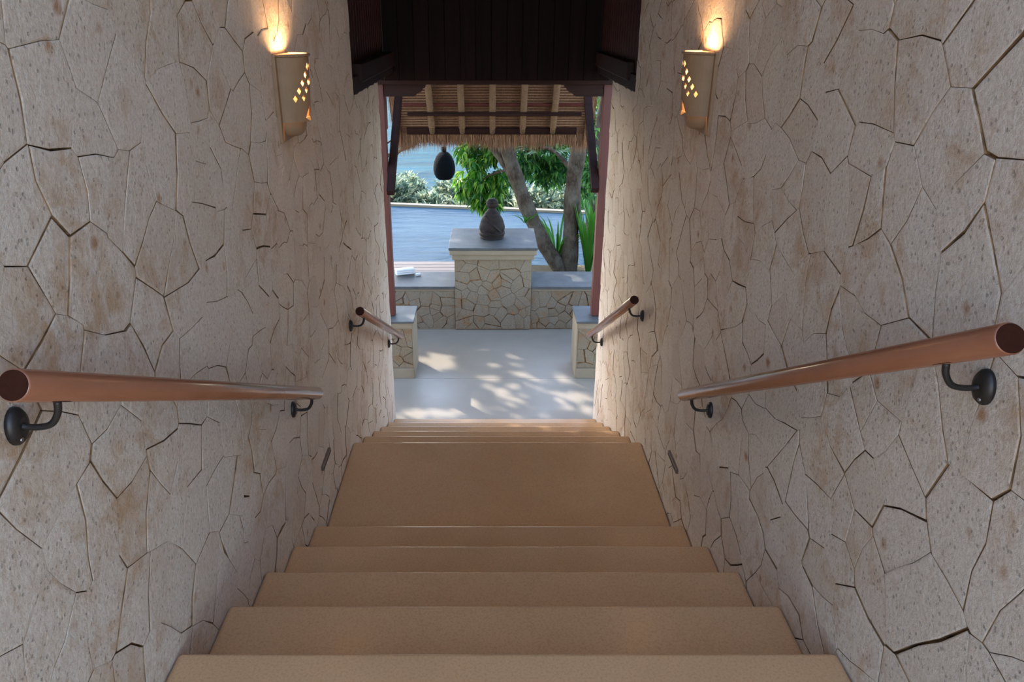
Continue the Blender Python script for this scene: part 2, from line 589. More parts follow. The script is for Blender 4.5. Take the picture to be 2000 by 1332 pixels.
tag(boxo('bounce_paving', -9, -2.605, 3.5, 7.66, FZ - 0.08, FZ - 0.002, M_FLOOR), 'unseen pale paving left of the gate, added for bounced sunlight', kind='structure')  # matching added paving on the left, also out of view
tag(boxo('floor_upper', -4, 4, -6, -0.6, Z0 - 0.1, Z0, M_STAIR), 'unseen upper floor behind the stairs, widened to an open terrace for bounced sunlight', kind='structure')  # out of view; spread wide and open so sunlight bounces in

# ------------------------------------------------------------------ step lights
for s in (-1, 1):
    yc = 3.055 if s < 0 else 3.03
    z = -1.877
    e = empty('step_light', (s * HW, yc, z))
    x0, x1 = s * (HW - 0.012), s * (HW + 0.005)
    keep(boxo('faceplate', x0, x1, yc - 0.085, yc + 0.085, z - 0.011, z + 0.011, M_SLOT, None, 0.002, 1), e)
    keep(boxo('light_slot', s * (HW - 0.0135), s * (HW - 0.011), yc - 0.075, yc + 0.075, z - 0.004, z + 0.004, M_SLOTD), e)
    tag(e, 'narrow brown step light slot low on the %s stone wall beside the landing' % ('left' if s < 0 else 'right'), 'step light', 'step lights at the landing')

# ------------------------------------------------------------------ handrails
def bracket(parent, s, p, slope, scale=1.0):
    """p: rail axis point above the bracket"""
    x, y, z = p
    rz = 0.024
    b = bmesh.new()
    zz = z - rz
    wy = y
    pts = catmull([(x, y, zz - 0.001), (x + s * 0.004, y, zz - 0.022), (x + s * 0.018, y, zz - 0.042), (x + s * 0.042, y, zz - 0.048), (s * (HW - 0.008), y, zz - 0.046)], 5)
    tube(b, pts, [0.0062 - 0.0012 * (i / len(pts)) + (0.002 if i > len(pts) - 3 else 0) for i in range(len(pts))], 10)
    arm = obj('bracket', b, M_IRON, None)
    keep(arm, parent)
    b = bmesh.new()
    t = Vector((0, 1, -slope)).normalized()
    bar(b, Vector((x, y, zz + 0.000)) - t * 0.024, Vector((x, y, zz + 0.000)) + t * 0.024, 0.016, 0.005, bev=0.0015)
    sp = obj('saddle_plate', b, M_IRON, None); keep(sp, arm)
    sp.matrix_parent_inverse = Matrix.Identity(4)
    b = bmesh.new()
    zc = zz - 0.046
    prof = [(0.0, 0.014), (0.012, 0.0135), (0.021, 0.010), (0.0255, 0.004), (0.026, -0.002)]
    n = 20
    rings = [[b.verts.new((s * (HW - 0.004 - h), wy + r * math.cos(2 * math.pi * k / n), zc + r * 1.25 * math.sin(2 * math.pi * k / n))) for k in range(n)] for r, h in prof[1:]]
    for a, c2 in zip(rings, rings[1:]):
        for k in range(n):
            b.faces.new((a[k], a[(k + 1) % n], c2[(k + 1) % n], c2[k])).smooth = True
    b.faces.new(rings[0]); b.faces.new(rings[-1][::-1])
    ro = obj('wall_rosette', b, M_IRON, None); ro.parent = arm
    for dy, dz in ((-0.010, -0.019), (0.013, -0.006)):
        b = bmesh.new()
        tube(b, [(s * (HW - 0.012), wy + dy, zc + dz), (s * (HW - 0.0165), wy + dy, zc + dz)], 0.0034, 10)
        sc = obj('screw', b, M_SCREW, None); sc.parent = arm

def handrail(s, a, b_, brs, label):
    x = s * 0.72
    A, B = Vector((x, a[0], a[1])), Vector((x, b_[0], b_[1]))
    e = empty('handrail', (x, a[0], a[1]))
    t = (B - A).normalized()
    bm = bmesh.new()
    r = 0.0245
    tube(bm, [A, A + t * 0.003, B - t * 0.008, B - t * 0.003, B], [r - 0.002, r, r, r - 0.0015, r - 0.005], 28)
    o = obj('rail', bm, M_RAIL); keep(o, e)
    bm = bmesh.new()
    tube(bm, [A - t * 0.0008, A + t * 0.0004], [r - 0.0022, r - 0.0022], 28)
    o = obj('end_grain', bm, M_RAILEND); keep(o, e)
    slope = (a[1] - b_[1]) / (b_[0] - a[0])
    for y in brs:
        bracket(e, s, (x, y, a[1] - slope * (y - a[0])), slope)
    tag(e, label, 'handrail', 'round wooden handrails on the stair walls')

handrail(-1, (0.983, -0.483), (2.713, -1.368), (1.075, 2.62), 'long varnished wooden handrail on the left wall of the upper flight')
handrail(1, (1.043, -0.436), (2.715, -1.377), (1.175, 2.60), 'long varnished wooden handrail on the right wall of the upper flight')
handrail(-1, (3.771, -1.423), (5.45, -2.262), (3.88, 5.30), 'short wooden handrail on the left wall of the lower flight by the gate pier')
handrail(1, (3.829, -1.381), (5.421, -2.241), (3.95, 5.30), 'short wooden handrail on the right wall of the lower flight by the gate pier')

# ------------------------------------------------------------------ wall sconces
def sconce(s, yc, label):
    zt = -0.125
    HS, HP = 0.232, 0.300
    a_, d_ = 0.092, 0.105
    e = empty('wall_sconce', (s * HW, yc, zt - HP))
    # back plate
    o = boxo('back_plate', s * (HW - 0.014), s * (HW + 0.002), yc - 0.110, yc + 0.110, zt - HP, zt, M_SCONCE, None, 0.003, 2); keep(o, e)
    # shade: half round shell with diamonds and a pointed notch cut through
    holes = []
    def dia(u, z, w, h):
        holes.append([(u - w, z), (u, z - h), (u + w, z), (u, z + h)])
    Lh = 1.0   # u runs -1..1 over the half round
    for k in range(5):
        for sg in ((-1, 1) if k else (-1, 1)):
            dia(sg * (0.10 + 0.145 * (4 - k) * 0.9) if True else 0, -0.048 - 0.0265 * (4 - k), 0, 0)
    holes.clear()
    rows = []
    for k in range(5):
        u = 0.60 - 0.125 * k
        z = -0.150 + 0.0265 * k
        for sg in (-1, 1):
            rows.append((sg * u, z))
    for k in range(3):
        u = 0.335 - 0.125 * k
        z = -0.148 + 0.0265 * k
        for sg in (-1, 1):
            if u > 0.06:
                rows.append((sg * u, z))
    rows.append((0.0, -0.095))
    for u, z in rows:
        dia(u, z, 0.066, 0.0125)
    holes.append([(-0.30, -0.2195), (0.0, -0.172), (0.30, -0.2195)])
    pts, edges = [], []
    def ring(poly):
        i0 = len(pts)
        pts.extend([Vector(p) for p in poly])
        edges.extend([(i0 + i, i0 + (i + 1) % len(poly)) for i in range(len(poly))])
    N = 24
    outer = [(-1 + 2 * i / N, -HS) for i in range(N + 1)] + [(1 - 2 * i / N, 0.0) for i in range(N + 1)]
    ring(outer)
    for h in holes:
        ring(h)
    def inside(p, poly):
        c = False
        for i in range(len(poly)):
            x1, y1 = poly[i]; x2, y2 = poly[i - 1]
            if (y1 > p[1]) != (y2 > p[1]) and p[0] < (x2 - x1) * (p[1] - y1) / (y2 - y1) + x1:
                c = not c
        return c
    for i in range(1, N):
        for z in (-0.03, -0.06, -0.09, -0.12, -0.15, -0.18, -0.205):
            q = (-1 + 2 * i / N, z)
            if not any(inside(q, h) for h in holes):
                pts.append(Vector(q))
    vv, ee, ff, _, _, _ = delaunay_2d_cdt(pts, edges, [], 1, 1e-5)
    bm = bmesh.new()
    def shade_pt(u, z, off=0.0):
        th = (u + 1) * math.pi / 2
        tp = 1.0 - 0.10 * (-z / HS)
        return Vector((s * (HW - 0.012 - (d_ - 0.012 + off) * tp * math.sin(th)), yc - (a_ + off) * math.cos(th) * tp, zt + z))
    bv = [bm.verts.new(shade_pt(p.x, p.y)) for p in vv]
    for f in ff:
        c0 = (sum(vv[i].x for i in f) / 3, sum(vv[i].y for i in f) / 3)
        if any(inside(c0, h) for h in holes):
            continue
        try:
            bm.faces.new([bv[i] for i in f])
        except ValueError:
            pass
    o = obj('shade', bm, M_SCONCE); keep(o, e)
    md = o.modifiers.new('thick', 'SOLIDIFY'); md.thickness = 0.005; md.offset = -1
    # rolled rim on top
    bm = bmesh.new()
    tube(bm, [shade_pt(-1 + 2 * i / 30, -0.005, 0.002) for i in range(31)], 0.005, 8)
    o = obj('rim', bm, M_SCONCE); keep(o, e)
    # lower bowl
    bm = bmesh.new()
    n = 20
    prof = [(0.72, -HS + 0.004), (0.70, -HS - 0.02), (0.60, -HS - 0.042), (0.46, -HS - 0.052)]
    rg = []
    for r, z in prof:
        rg.append([bm.verts.new((s * (HW - 0.014 - (d_ - 0.014) * r * math.sin(math.pi * k / n)), yc - a_ * r * math.cos(math.pi * k / n), zt + z)) for k in range(n + 1)])
    for A, B in zip(rg, rg[1:]):
        for k in range(n):
            bm.faces.new((A[k], A[k + 1], B[k + 1], B[k])).smooth = True
    bm.faces.new(rg[-1])
    o = obj('lower_bowl', bm, M_SCONCE); keep(o, e)
    # bulb and its light
    bm = bmesh.new()
    bmesh.ops.create_uvsphere(bm, u_segments=12, v_segments=8, radius=0.012, matrix=Matrix.Translation((s * (HW - 0.045), yc, zt - 0.09)))
    o = obj('bulb', bm, M_BULB, smooth=True); keep(o, e)
    ld = bpy.data.lights.new('bulb_light', 'POINT'); ld.energy = 2.8; ld.color = (1.0, 0.62, 0.31); ld.shadow_soft_size = 0.03
    lo = bpy.data.objects.new('bulb_light', ld); lo.location = (s * (HW - 0.042), yc, zt - 0.05); C.objects.link(lo); keep(lo, e)
    tag(e, label, 'wall lamp', 'lit wall sconces')
sconce(-1, 2.945, 'lit cream half-round sconce with diamond cut-outs on the left stone wall')
sconce(1, 3.125, 'lit cream half-round sconce with diamond cut-outs on the right stone wall')

# ------------------------------------------------------------------ dark timber over the end of the stairs
BACK_Y = 6.36
PX = {-1: 0.868, 1: 0.822}
for s, nm in ((-1, 'wall_upper_left'), (1, 'wall_upper_right')):
    e = empty(nm, (s * PX[s], STEP_Y[s], PLATE_Z))
    tag(e, 'dark vertical boarding above the %s stone wall' % ('left' if s < 0 else 'right'), kind='structure')
    y = STEP_Y[s] + 0.003
    while y < BACK_Y - 0.01:
        y2 = min(y + 0.098, BACK_Y)
        keep(boxo('plank', s * PX[s], s * (PX[s] + 0.02), y, y2 - 0.004, PLATE_Z + 0.10, TOP, M_SIDEWOOD, None, 0.003, 1), e)
        y += 0.098
    keep(boxo('backing', s * (PX[s] + 0.0205), s * (PX[s] + 0.05), STEP_Y[s] + 0.003, BACK_Y, PLATE_Z + 0.10, TOP, M_DARKWOOD), e)
    keep(boxo('wall_plate', s * (HW - 0.004), s * (HW + 0.2), STEP_Y[s] + 0.003, 6.54, PLATE_Z, PLATE_Z + 0.095, M_DARKBEAM, None, 0.004, 2), e)
    keep(boxo('ledger_beam', s * (HW - 0.022), s * (PX[s] - 0.001), STEP_Y[s] + 0.20, 6.50, PLATE_Z + 0.05, PLATE_Z + 0.155, M_DARKBEAM, None, 0.006, 2), e)
e = empty('wall_gable', (0, BACK_Y, PLATE_Z))
tag(e, 'dark vertical boarding above the gate lintel', kind='structure')
x = -PX[-1]
while x < PX[1] - 0.01:
    x2 = min(x + 0.12, PX[1])
    keep(boxo('plank', x, x2 - 0.0012, BACK_Y, BACK_Y + 0.02, PLATE_Z - 0.06, TOP, M_DARKWOOD, None, 0.003, 1), e)
    x += 0.12
keep(boxo('backing', -0.9, 0.9, BACK_Y + 0.0205, BACK_Y + 0.05, PLATE_Z - 0.06, TOP, M_DARKWOOD), e)
tag(boxo('ceiling', -1.14, 1.14, 0.7, 6.41, TOP + 0.003, TOP + 0.06, M_DARKWOOD), 'unseen dark timber ceiling added over the stairs for shade', kind='structure')  # added out of view; darkens the stair end and limits skylight

# ------------------------------------------------------------------ gate frame: posts, lintel, corbels, struts
gate = empty('timber_gateway', (0, 6.6, -2.524))
PXI = {-1: 0.903, 1: 0.885}
for s in (-1, 1):
    keep(boxo('post', s * PXI[s], s * (PXI[s] + 0.10), 6.56, 6.66, -2.523, -0.41, M_REDWOOD, None, 0.006, 2), gate)
    # scalloped corbel
    bm = bmesh.new()
    w0 = PXI[s] - 0.005
    prof = [(w0, -0.515), (w0, -0.607), (0.66, -0.607), (0.645, -0.600), (0.632, -0.585), (0.615, -0.575), (0.600, -0.571), (0.590, -0.562), (0.583, -0.545), (0.568, -0.540), (0.560, -0.515)]
    f1 = [bm.verts.new((s * px, 6.55, pz)) for px, pz in prof]
    f2 = [bm.verts.new((s * px, 6.62, pz)) for px, pz in prof]
    bm.faces.new(f1); bm.faces.new(f2[::-1])
    for i in range(len(prof)):
        j = (i + 1) % len(prof)
        bm.faces.new((f1[i], f1[j], f2[j], f2[i]))
    keep(obj('corbel', bm, M_DARKBEAM), gate)
    # slanting strut out to the eaves
    bm = bmesh.new()
    xs = s * (PXI[s] - 0.035)
    bar(bm, (xs, 6.50 if s > 0 else 6.40, -1.36), (xs * 0.985, 7.62, -0.33), 0.055, 0.06, bev=0.004)
    keep(obj('strut', bm, M_DARKBEAM), gate)
keep(boxo('lintel', -1.0, 1.0, 6.50, 6.66, -0.512, -0.405, M_DARKBEAM, None, 0.006, 2), gate)
tag(gate, 'red-brown wooden gate frame with dark lintel, scalloped corbels and slanting struts', 'gateway')

# ------------------------------------------------------------------ thatched roof
SL = math.radians(51)
uD = Vector((0, math.cos(SL), -math.sin(SL)))     # down the slope, away from the stairs
nO = Vector((0, math.sin(SL), math.cos(SL)))      # outwards
E0 = Vector((0.0, 8.30, -1.13))                   # rafter foot
def rp(x, sd, off):                               # sd = distance up the slope from the rafter foot
    return Vector((x - 0.012, 0, 0)) + E0 - uD * sd + nO * off
roof = empty('thatched_roof', tuple(E0))
LEN = 2.75
for k in range(5):
    x = (k - 2) * 0.315
    bm = bmesh.new()
    pts = [rp(x, i * 0.14, 0.0) for i in range(20)]
    rr = [0.027 if i == 0 else 0.032 + 0.0025 * math.sin(i * 2.1 + k) for i in range(20)]
    tube(bm, pts, rr, 12)
    r_ = obj('rafter', bm, M_BAMBOO); keep(r_, roof)
    # binding cords round the pole
    bm = bmesh.new()
    for i in range(4, 62):
        p = rp(x, i * 0.02, 0.0)
        tube(bm, [p + uD * 0.0022, p - uD * 0.0022], 0.0355, 10)
    b_ = obj('cord_binding', bm, M_BATTEN); b_['kind'] = 'stuff'
    b_.parent = r_; b_.matrix_parent_inverse = Matrix.Identity(4)
bm = bmesh.new()
bar(bm, rp(-0.86, 0.315, -0.05), rp(0.90, 0.315, -0.05), 0.028, 0.03, side=uD, bev=0.004)
keep(obj('purlin', bm, M_DARKBEAM), roof)
bm = bmesh.new()
bar(bm, rp(-0.90, 0.365, 0.030), rp(0.92, 0.365, 0.030), 0.035, 0.018, side=uD, bev=0.003)
keep(obj('upper_board', bm, M_REDWOOD), roof)
bm = bmesh.new()
bar(bm, rp(-0.90, -0.015, 0.036), rp(0.885, -0.015, 0.036), 0.085, 0.025, side=uD, bev=0.004)
keep(obj('eave_board', bm, M_DARKBEAM), roof)
sd = 0.05
while sd < LEN:
    bm = bmesh.new()
    tube(bm, [rp(-0.985 + random.Random(int(sd * 1e4)).uniform(-.01, .01), sd, 0.050), rp(0, sd + 0.003, 0.051), rp(0.985, sd, 0.050)], 0.0065, 6)
    keep(obj('batten', bm, M_BATTEN), roof)
    sd += 0.036
# stepped thatch courses
V, Fc = [], []
sd = -0.10
rng = random.Random(5)
nx = 40
while sd < LEN:
    o = len(V)
    for i in range(nx + 1):
        x = -1.0 + 2.0 * i / nx
        V.append(rp(x, sd - 0.006, 0.052 + rng.uniform(-.003, .003)))
    for i in range(nx + 1):
        x = -1.0 + 2.0 * i / nx
        V.append(rp(x, sd + 0.036, 0.066 + rng.uniform(-.003, .003)))
    for i in range(nx + 1):
        x = -1.0 + 2.0 * i / nx
        V.append(rp(x, sd + 0.036, 0.17))
    for i in range(nx + 1):
        x = -1.0 + 2.0 * i / nx
        V.append(rp(x, sd - 0.006, 0.17))
    m = nx + 1
    for i in range(nx):
        for q in range(4):
            a, b = q * m, ((q + 1) % 4) * m
            Fc.append((o + a + i, o + a + i + 1, o + b + i + 1, o + b + i))
    Fc.append((o, o + m, o + 2 * m, o + 3 * m)); Fc.append((o + nx, o + 3 * m + nx, o + 2 * m + nx, o + m + nx))
    sd += 0.036
th = pyd('thatch_layer', [tuple(v) for v in V], Fc, M_THATCH); keep(th, roof); th['kind'] = 'stuff'
# loose straw fringe at the eave and down the verges
V, Fc = [], []
def straw(p, d, L, w, side):
    o = len(V)
    q = p + d * L * 0.5 + Vector((0, 0, -0.02 * L))
    r2 = p + d * L + Vector((0, 0, -0.10 * L))
    up = d.cross(side).normalized() * w * 0.6
    V.extend([tuple(p - side * w), tuple(p + side * w), tuple(p + up), tuple(q - side * w), tuple(q + side * w), tuple(q + up), tuple(r2)])
    Fc.extend([(o, o + 1, o + 4, o + 3), (o + 1, o + 2, o + 5, o + 4), (o + 2, o, o + 3, o + 5), (o + 3, o + 4, o + 6), (o + 4, o + 5, o + 6), (o + 5, o + 3, o + 6)])
X = Vector((1, 0, 0))
for i in range(7000):
    x = rng.uniform(-1.01, 1.01)
    wave = 0.5 + 0.5 * math.sin(x * 9.0 + 1.0) * math.sin(x * 4.3 + 2.2)
    edge = 0.05 * max(0, abs(x) - 0.75) / 0.25
    L = 0.085 + edge + wave * 0.05 + rng.random() ** 3 * 0.09
    p = rp(x, rng.uniform(-0.10, -0.05), rng.uniform(0.035, 0.16))
    d = (Vector((rng.gauss(0, .12), 0.10, -0.85)) + uD * 0.35).normalized()
    straw(p, d, L, rng.uniform(0.0012, 0.003), X)
for i in range(5200):
    sgn = rng.choice((-1, 1))
    p = rp(sgn * rng.uniform(0.965, 1.035), rng.uniform(-0.08, 1.7), rng.uniform(0.0, 0.16))
    d = (uD + Vector((sgn * rng.uniform(-.05, .22), rng.gauss(0, .1), rng.uniform(-.45, .0)))).normalized()
    straw(p, d, rng.uniform(0.07, 0.19), rng.uniform(0.0012, 0.003), X)
fr = pyd('straw_fringe', V, Fc, M_STRAW); keep(fr, roof); fr['kind'] = 'stuff'
for s in (-1, 1):
    keep(boxo('end_board', s * 0.965, s * 1.01, 7.16, 7.22, -0.95, -0.55, M_REDWOOD, None, 0.004, 1), roof)
tag(roof, 'sloping thatched eave with bamboo rafters and straw fringe beyond the gate', 'thatched roof')

# ------------------------------------------------------------------ piers of the gate
def pier(s, label):
    rng = random.Random(40 + s)
    xi = 0.73 if s < 0 else 0.745
    xo = 2.2
    y0, y1 = 6.44, 6.82
    zt = -2.524
    e = empty('gate_pier', (s * (xi + xo) / 2, (y0 + y1) / 2, FZ))
    b = boxo('plaster_core', s * (xi + 0.012), s * xo, y0 + 0.012, y1, FZ + 0.001, zt - 0.025, M_MORTAR); keep(b, e)
    keep(boxo('jamb', s * xi, s * (xi + 0.0115), y0 - 0.002, y1, FZ + 0.001, zt - 0.02, M_PLASTER, None, 0.003, 2), e)
    keep(boxo('plinth', s * (xi + 0.004), s * xo, y0 - 0.012, y0 + 0.0115, FZ + 0.001, FZ + 0.10, M_PLASTER, None, 0.003, 1), e)
    keep(boxo('top_band', s * (xi + 0.005), s * xo, y0 - 0.006, y0 + 0.0115, zt - 0.075, zt - 0.0195, M_PLASTER, None, 0.003, 1), e)
    keep(boxo('coping', s * (xi - 0.008), s * xo, y0 - 0.018, y1 + 0.018, zt - 0.019, zt, M_COPING, None, 0.004, 2), e)
    cells = voronoi(xi + 0.013, xo, FZ + 0.102, zt - 0.077, 0.085, rng, 0.15, joint=2.6)
    to3 = (lambda a, bb, h: (s * a, y0 - h, bb))
    for poly in cells:
        g = stone_geo(poly, to3, rng, depth=0.012, dowarp=False)
        if g:
            V_, F_ = g
            if s < 0: F_ = [f[::-1] for f in F_]
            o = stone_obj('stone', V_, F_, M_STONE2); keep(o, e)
    tag(e, label, 'stone pier', 'low stone piers under the gate posts')
pier(-1, 'low stone pier with grey coping under the left gate post')
pier(1, 'low stone pier with grey coping under the right gate post')

# ------------------------------------------------------------------ low back wall with pedestal
rng = random.Random(77)
BY, BZT = 7.64, -2.598
bm = bmesh.new()
box(bm, -2.6, -0.405, BY + 0.012, 8.10, FZ - 0.1, BZT - 0.03)
box(bm, 0.394, 2.6, BY + 0.012, 8.10, FZ - 0.1, BZT - 0.03)
bw = obj('wall_back', bm, M_MORTAR)
tag(bw, 'low random stone wall at the far side of the floor', kind='structure')
PL, PR = -0.402, 0.391
out = voronoi(-1.45, PL - 0.002, FZ + 0.012, BZT - 0.062, 0.098, rng, 0.08, joint=2.6) + voronoi(PR + 0.002, 1.45, FZ + 0.012, BZT - 0.062, 0.098, rng, 0.08, joint=2.6)
for poly in out:
    g = stone_geo(poly, lambda a, b, h: (a, BY - h, b), rng, depth=0.012, dowarp=False)
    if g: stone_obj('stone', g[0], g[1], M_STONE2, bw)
boxo('band_course', -2.6, PL - 0.001, BY - 0.004, BY + 0.0118, BZT - 0.060, BZT - 0.031, M_PLASTER, bw, 0.003, 1)
boxo('band_course', PR + 0.001, 2.6, BY - 0.004, BY + 0.0118, BZT - 0.060, BZT - 0.031, M_PLASTER, bw, 0.003, 1)
boxo('coping', -2.6, PL - 0.001, BY - 0.03, 8.13, BZT - 0.0295, BZT, M_COPING, bw, 0.004, 2)
boxo('coping', PR + 0.001, 2.6, BY - 0.03, 8.13, BZT - 0.0295, BZT, M_COPING, bw, 0.004, 2)
boxo('base_strip', -2.6, PL - 0.001, BY - 0.006, BY + 0.0118, FZ + 0.001, FZ + 0.011, M_PLASTER, bw)

ped = empty('pedestal', (0, 7.95, FZ))
PT = -2.174
PY = BY - 0.018
keep(boxo('shaft_core', PL + 0.012, PR - 0.012, PY + 0.012, 8.28, FZ + 0.002, PT - 0.125, M_MORTAR), ped)
for poly in voronoi(PL, PR, FZ + 0.012, PT - 0.135, 0.10, rng, 0.2, joint=2.6):
    g = stone_geo(poly, lambda a, b, h: (a, PY - h, b), rng, depth=0.012, dowarp=False)
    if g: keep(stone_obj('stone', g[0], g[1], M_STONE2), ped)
for s, xx in ((-1, PL), (1, PR)):
    for poly in voronoi(PY + 0.002, 8.28, BZT + 0.001, PT - 0.135, 0.14, rng, 0.2):
        g = stone_geo(poly, lambda a, b, h: (xx + s * (h - 0.004), a, b), rng, depth=0.01, dowarp=False)
        if g:
            V_, F_ = g
            if s < 0: F_ = [f[::-1] for f in F_]
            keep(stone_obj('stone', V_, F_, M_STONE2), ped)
keep(boxo('lower_moulding', PL - 0.026, PR + 0.026, PY - 0.022, 8.33, PT - 0.134, PT - 0.078, M_PLASTER, None, 0.005, 2), ped)
keep(boxo('upper_moulding', PL - 0.05, PR + 0.05, PY - 0.045, 8.36, PT - 0.0775, PT - 0.026, M_PLASTER, None, 0.006, 2), ped)
keep(boxo('top_slab', PL - 0.058, PR + 0.058, PY - 0.052, 8.37, PT - 0.0255, PT, M_COPING, None, 0.004, 2), ped)
tag(ped, 'square stone pedestal with grey slab top rising from the low wall', 'pedestal')

# ------------------------------------------------------------------ seated statue, seen from behind
def statue():
    cx, cy, cz = -0.015, 7.98, PT
    bm = bmesh.new()
    def ell(x, y, z, rx, ry, rz, rot=None):
        m = Matrix.Translation((cx + x, cy + y, cz + z))
        if rot: m = m @ Matrix.Rotation(rot[0], 4, rot[1])
        bmesh.ops.create_uvsphere(bm, u_segments=24, v_segments=16, radius=1.0, matrix=m @ Matrix.Diagonal((rx, ry, rz, 1)))
    ell(0, 0.01, 0.045, 0.138, 0.112, 0.048)          # crossed legs and robe hem
    ell(-0.08, 0.045, 0.045, 0.058, 0.060, 0.040)
    ell(0.08, 0.045, 0.045, 0.058, 0.060, 0.040)
    ell(0, -0.005, 0.115, 0.136, 0.098, 0.115)        # robed body
    ell(0, -0.008, 0.185, 0.112, 0.080, 0.095)
    ell(0, -0.006, 0.250, 0.082, 0.060, 0.048)        # shoulders
    for sx in (-1, 1):
        ell(sx * 0.094, 0.0, 0.165, 0.030, 0.045, 0.070, (-sx * 0.25, 'Y'))
        ell(sx * 0.090, 0.045, 0.095, 0.034, 0.055, 0.036)
    ell(0, 0.0, 0.290, 0.056, 0.050, 0.020)           # collar
    ell(0, 0.0, 0.312, 0.040, 0.040, 0.030)           # neck
    ell(0, 0.004, 0.358, 0.062, 0.058, 0.050)         # head
    ell(0, -0.002, 0.384, 0.062, 0.056, 0.030)        # hair cap
    ell(0, 0.0, 0.402, 0.050, 0.046, 0.018)           # crown
    ell(0, 0.058, 0.350, 0.009, 0.010, 0.016)         # nose
    for sx in (-1, 1):
        ell(sx * 0.060, 0.004, 0.345, 0.006, 0.012, 0.022)   # long ears
        ell(sx * 0.02, 0.052, 0.364, 0.010, 0.006, 0.006)
    # robe fold over the back
    pts = catmull([(cx - 0.075, cy - 0.045, cz + 0.245), (cx - 0.03, cy - 0.085, cz + 0.20), (cx + 0.03, cy - 0.103, cz + 0.14), (cx + 0.085, cy - 0.085, cz + 0.085)], 6)
    tube(bm, pts, 0.010, 8)
    pts = catmull([(cx - 0.10, cy - 0.08, cz + 0.085), (cx, cy - 0.118, cz + 0.065), (cx + 0.10, cy - 0.08, cz + 0.075)], 6)
    tube(bm, pts, 0.010, 8)
    bmesh.ops.create_cone(bm, segments=32, radius1=0.125, radius2=0.128, depth=0.02, cap_ends=True, matrix=Matrix.Translation((cx, cy, cz + 0.011)))
    o = obj('seated_statue', bm, M_STATUE, smooth=True)
    md = o.modifiers.new('skin', 'REMESH'); md.mode = 'VOXEL'; md.voxel_size = 0.0045; md.use_smooth_shade = True
    md = o.modifiers.new('soft', 'SMOOTH'); md.iterations = 3; md.factor = 0.5
    tag(o, 'dark seated stone figure with topknot on the pedestal', 'statue')
    return o
statue()

# ------------------------------------------------------------------ folded towels on the left coping
def towel(name, x, y, z, L, W, H, rz, layers, label, cat, tilt=0.0):
    e = empty(name, (x, y, z))
    rng = random.Random(int(abs(x) * 1000))
    for k in range(layers):
        bm = bmesh.new()
        box(bm, -L / 2, L / 2, -W / 2, W / 2, k * H / layers + 0.001, (k + 1) * H / layers, min(H / layers * 0.45, 0.012), 3)
        bmesh.ops.subdivide_edges(bm, edges=bm.edges[:], cuts=1)
        for v in bm.verts:
            v.co.y += 0.004 * math.sin(v.co.x * 30 + k) + rng.uniform(-.0015, .0015)
        o = obj('fold', bm, M_TOWEL, e, smooth=True)
    e.rotation_euler = (0, tilt, rz)
    tag(e, label, cat)
towel('folded_towel', -0.962, 8.03, BZT + 0.004, 0.205, 0.085, 0.062, 0.30, 3, 'folded white towel on the left coping beside the pool', 'towel')
towel('folded_cloth', -0.815, 7.99, BZT + 0.001, 0.055, 0.04, 0.022, 0.2, 2, 'small crumpled white cloth beside the folded towel', 'cloth')

# ------------------------------------------------------------------ deck, bed, pool
deck = empty('pool_deck', (-2, 9, -3.16))
tag(deck, 'wooden boards, darkened for shade, between the low wall and the pool', kind='structure')
y = 8.14
while y < 10.02:
    keep(boxo('plank', -5.0, 0.42, y, y + 0.128, -3.16, -3.10, M_DECK, None, 0.004, 1), deck)
    y += 0.134
tag(boxo('planting_bed', 0.45, 4.5, 8.14, 9.72, -3.3, -3.02, M_SOIL), 'planting bed behind the low wall', kind='structure')
# water and far rim (slightly askew)
def rimy(x): return 13.45 - 0.18 * x
PZ = -3.17
v = [(-14, 10.03, PZ), (0.44, 10.03, PZ), (0.44, 9.74, PZ), (5.0, 9.74, PZ), (5.0, rimy(5.0), PZ), (-14, rimy(-14), PZ)]
vb = [(a, b, -4.3) for a, b, _ in v]
n = len(v)
pool = pyd('pool_water', v + vb, [tuple(range(n)), tuple(range(2 * n - 1, n - 1, -1))] + [(i, n + i, n + (i + 1) % n, (i + 1) % n) for i in range(n)], M_POOL)
tag(pool, 'calm pale blue infinity pool water', kind='structure')
rv = []
for dz in (-3.13, -4.4):
    rv += [(-14, rimy(-14) + .002, dz), (5, rimy(5) + .002, dz), (5, rimy(5) + 0.12, dz), (-14, rimy(-14) + 0.12, dz)]
rim = pyd('pool_rim', rv, [(0, 1, 2, 3), (7, 6, 5, 4), (0, 4, 5, 1), (1, 5, 6, 2), (2, 6, 7, 3), (3, 7, 4, 0)], M_PLASTER)
tag(rim, 'pale stone rim of the infinity pool', kind='structure')

# hillside falling to the sea
V, Fc = [], []
NX, NY = 40, 30
rng = random.Random(9)
for j in range(NY + 1):
    for i in range(NX + 1):
        yy = 13.2 + (j / NY) ** 1.5 * 45 + (1.5 if j else 0)
        xx = -60 + 120 * i / NX
        zz = -4.35 - 0.62 * (yy - 13.2) + rng.uniform(-.3, .3) * (j > 0)
        V.append((xx, yy, zz))
for j in range(NY):
    for i in range(NX):
        a = j * (NX + 1) + i
        Fc.append((a, a + 1, a + NX + 2, a + NX + 1))
tag(pyd('ground', V, Fc, M_SOIL, smooth=True), 'planted hillside falling to the sea', kind='structure')
SZ = -28.0
tag(pyd('sea', [(-2500, 30, SZ), (2500, 30, SZ), (2500, 5000, SZ), (-2500, 5000, SZ)], [(0, 1, 2, 3)], M_SEA), 'turquoise sea with small waves', kind='structure')

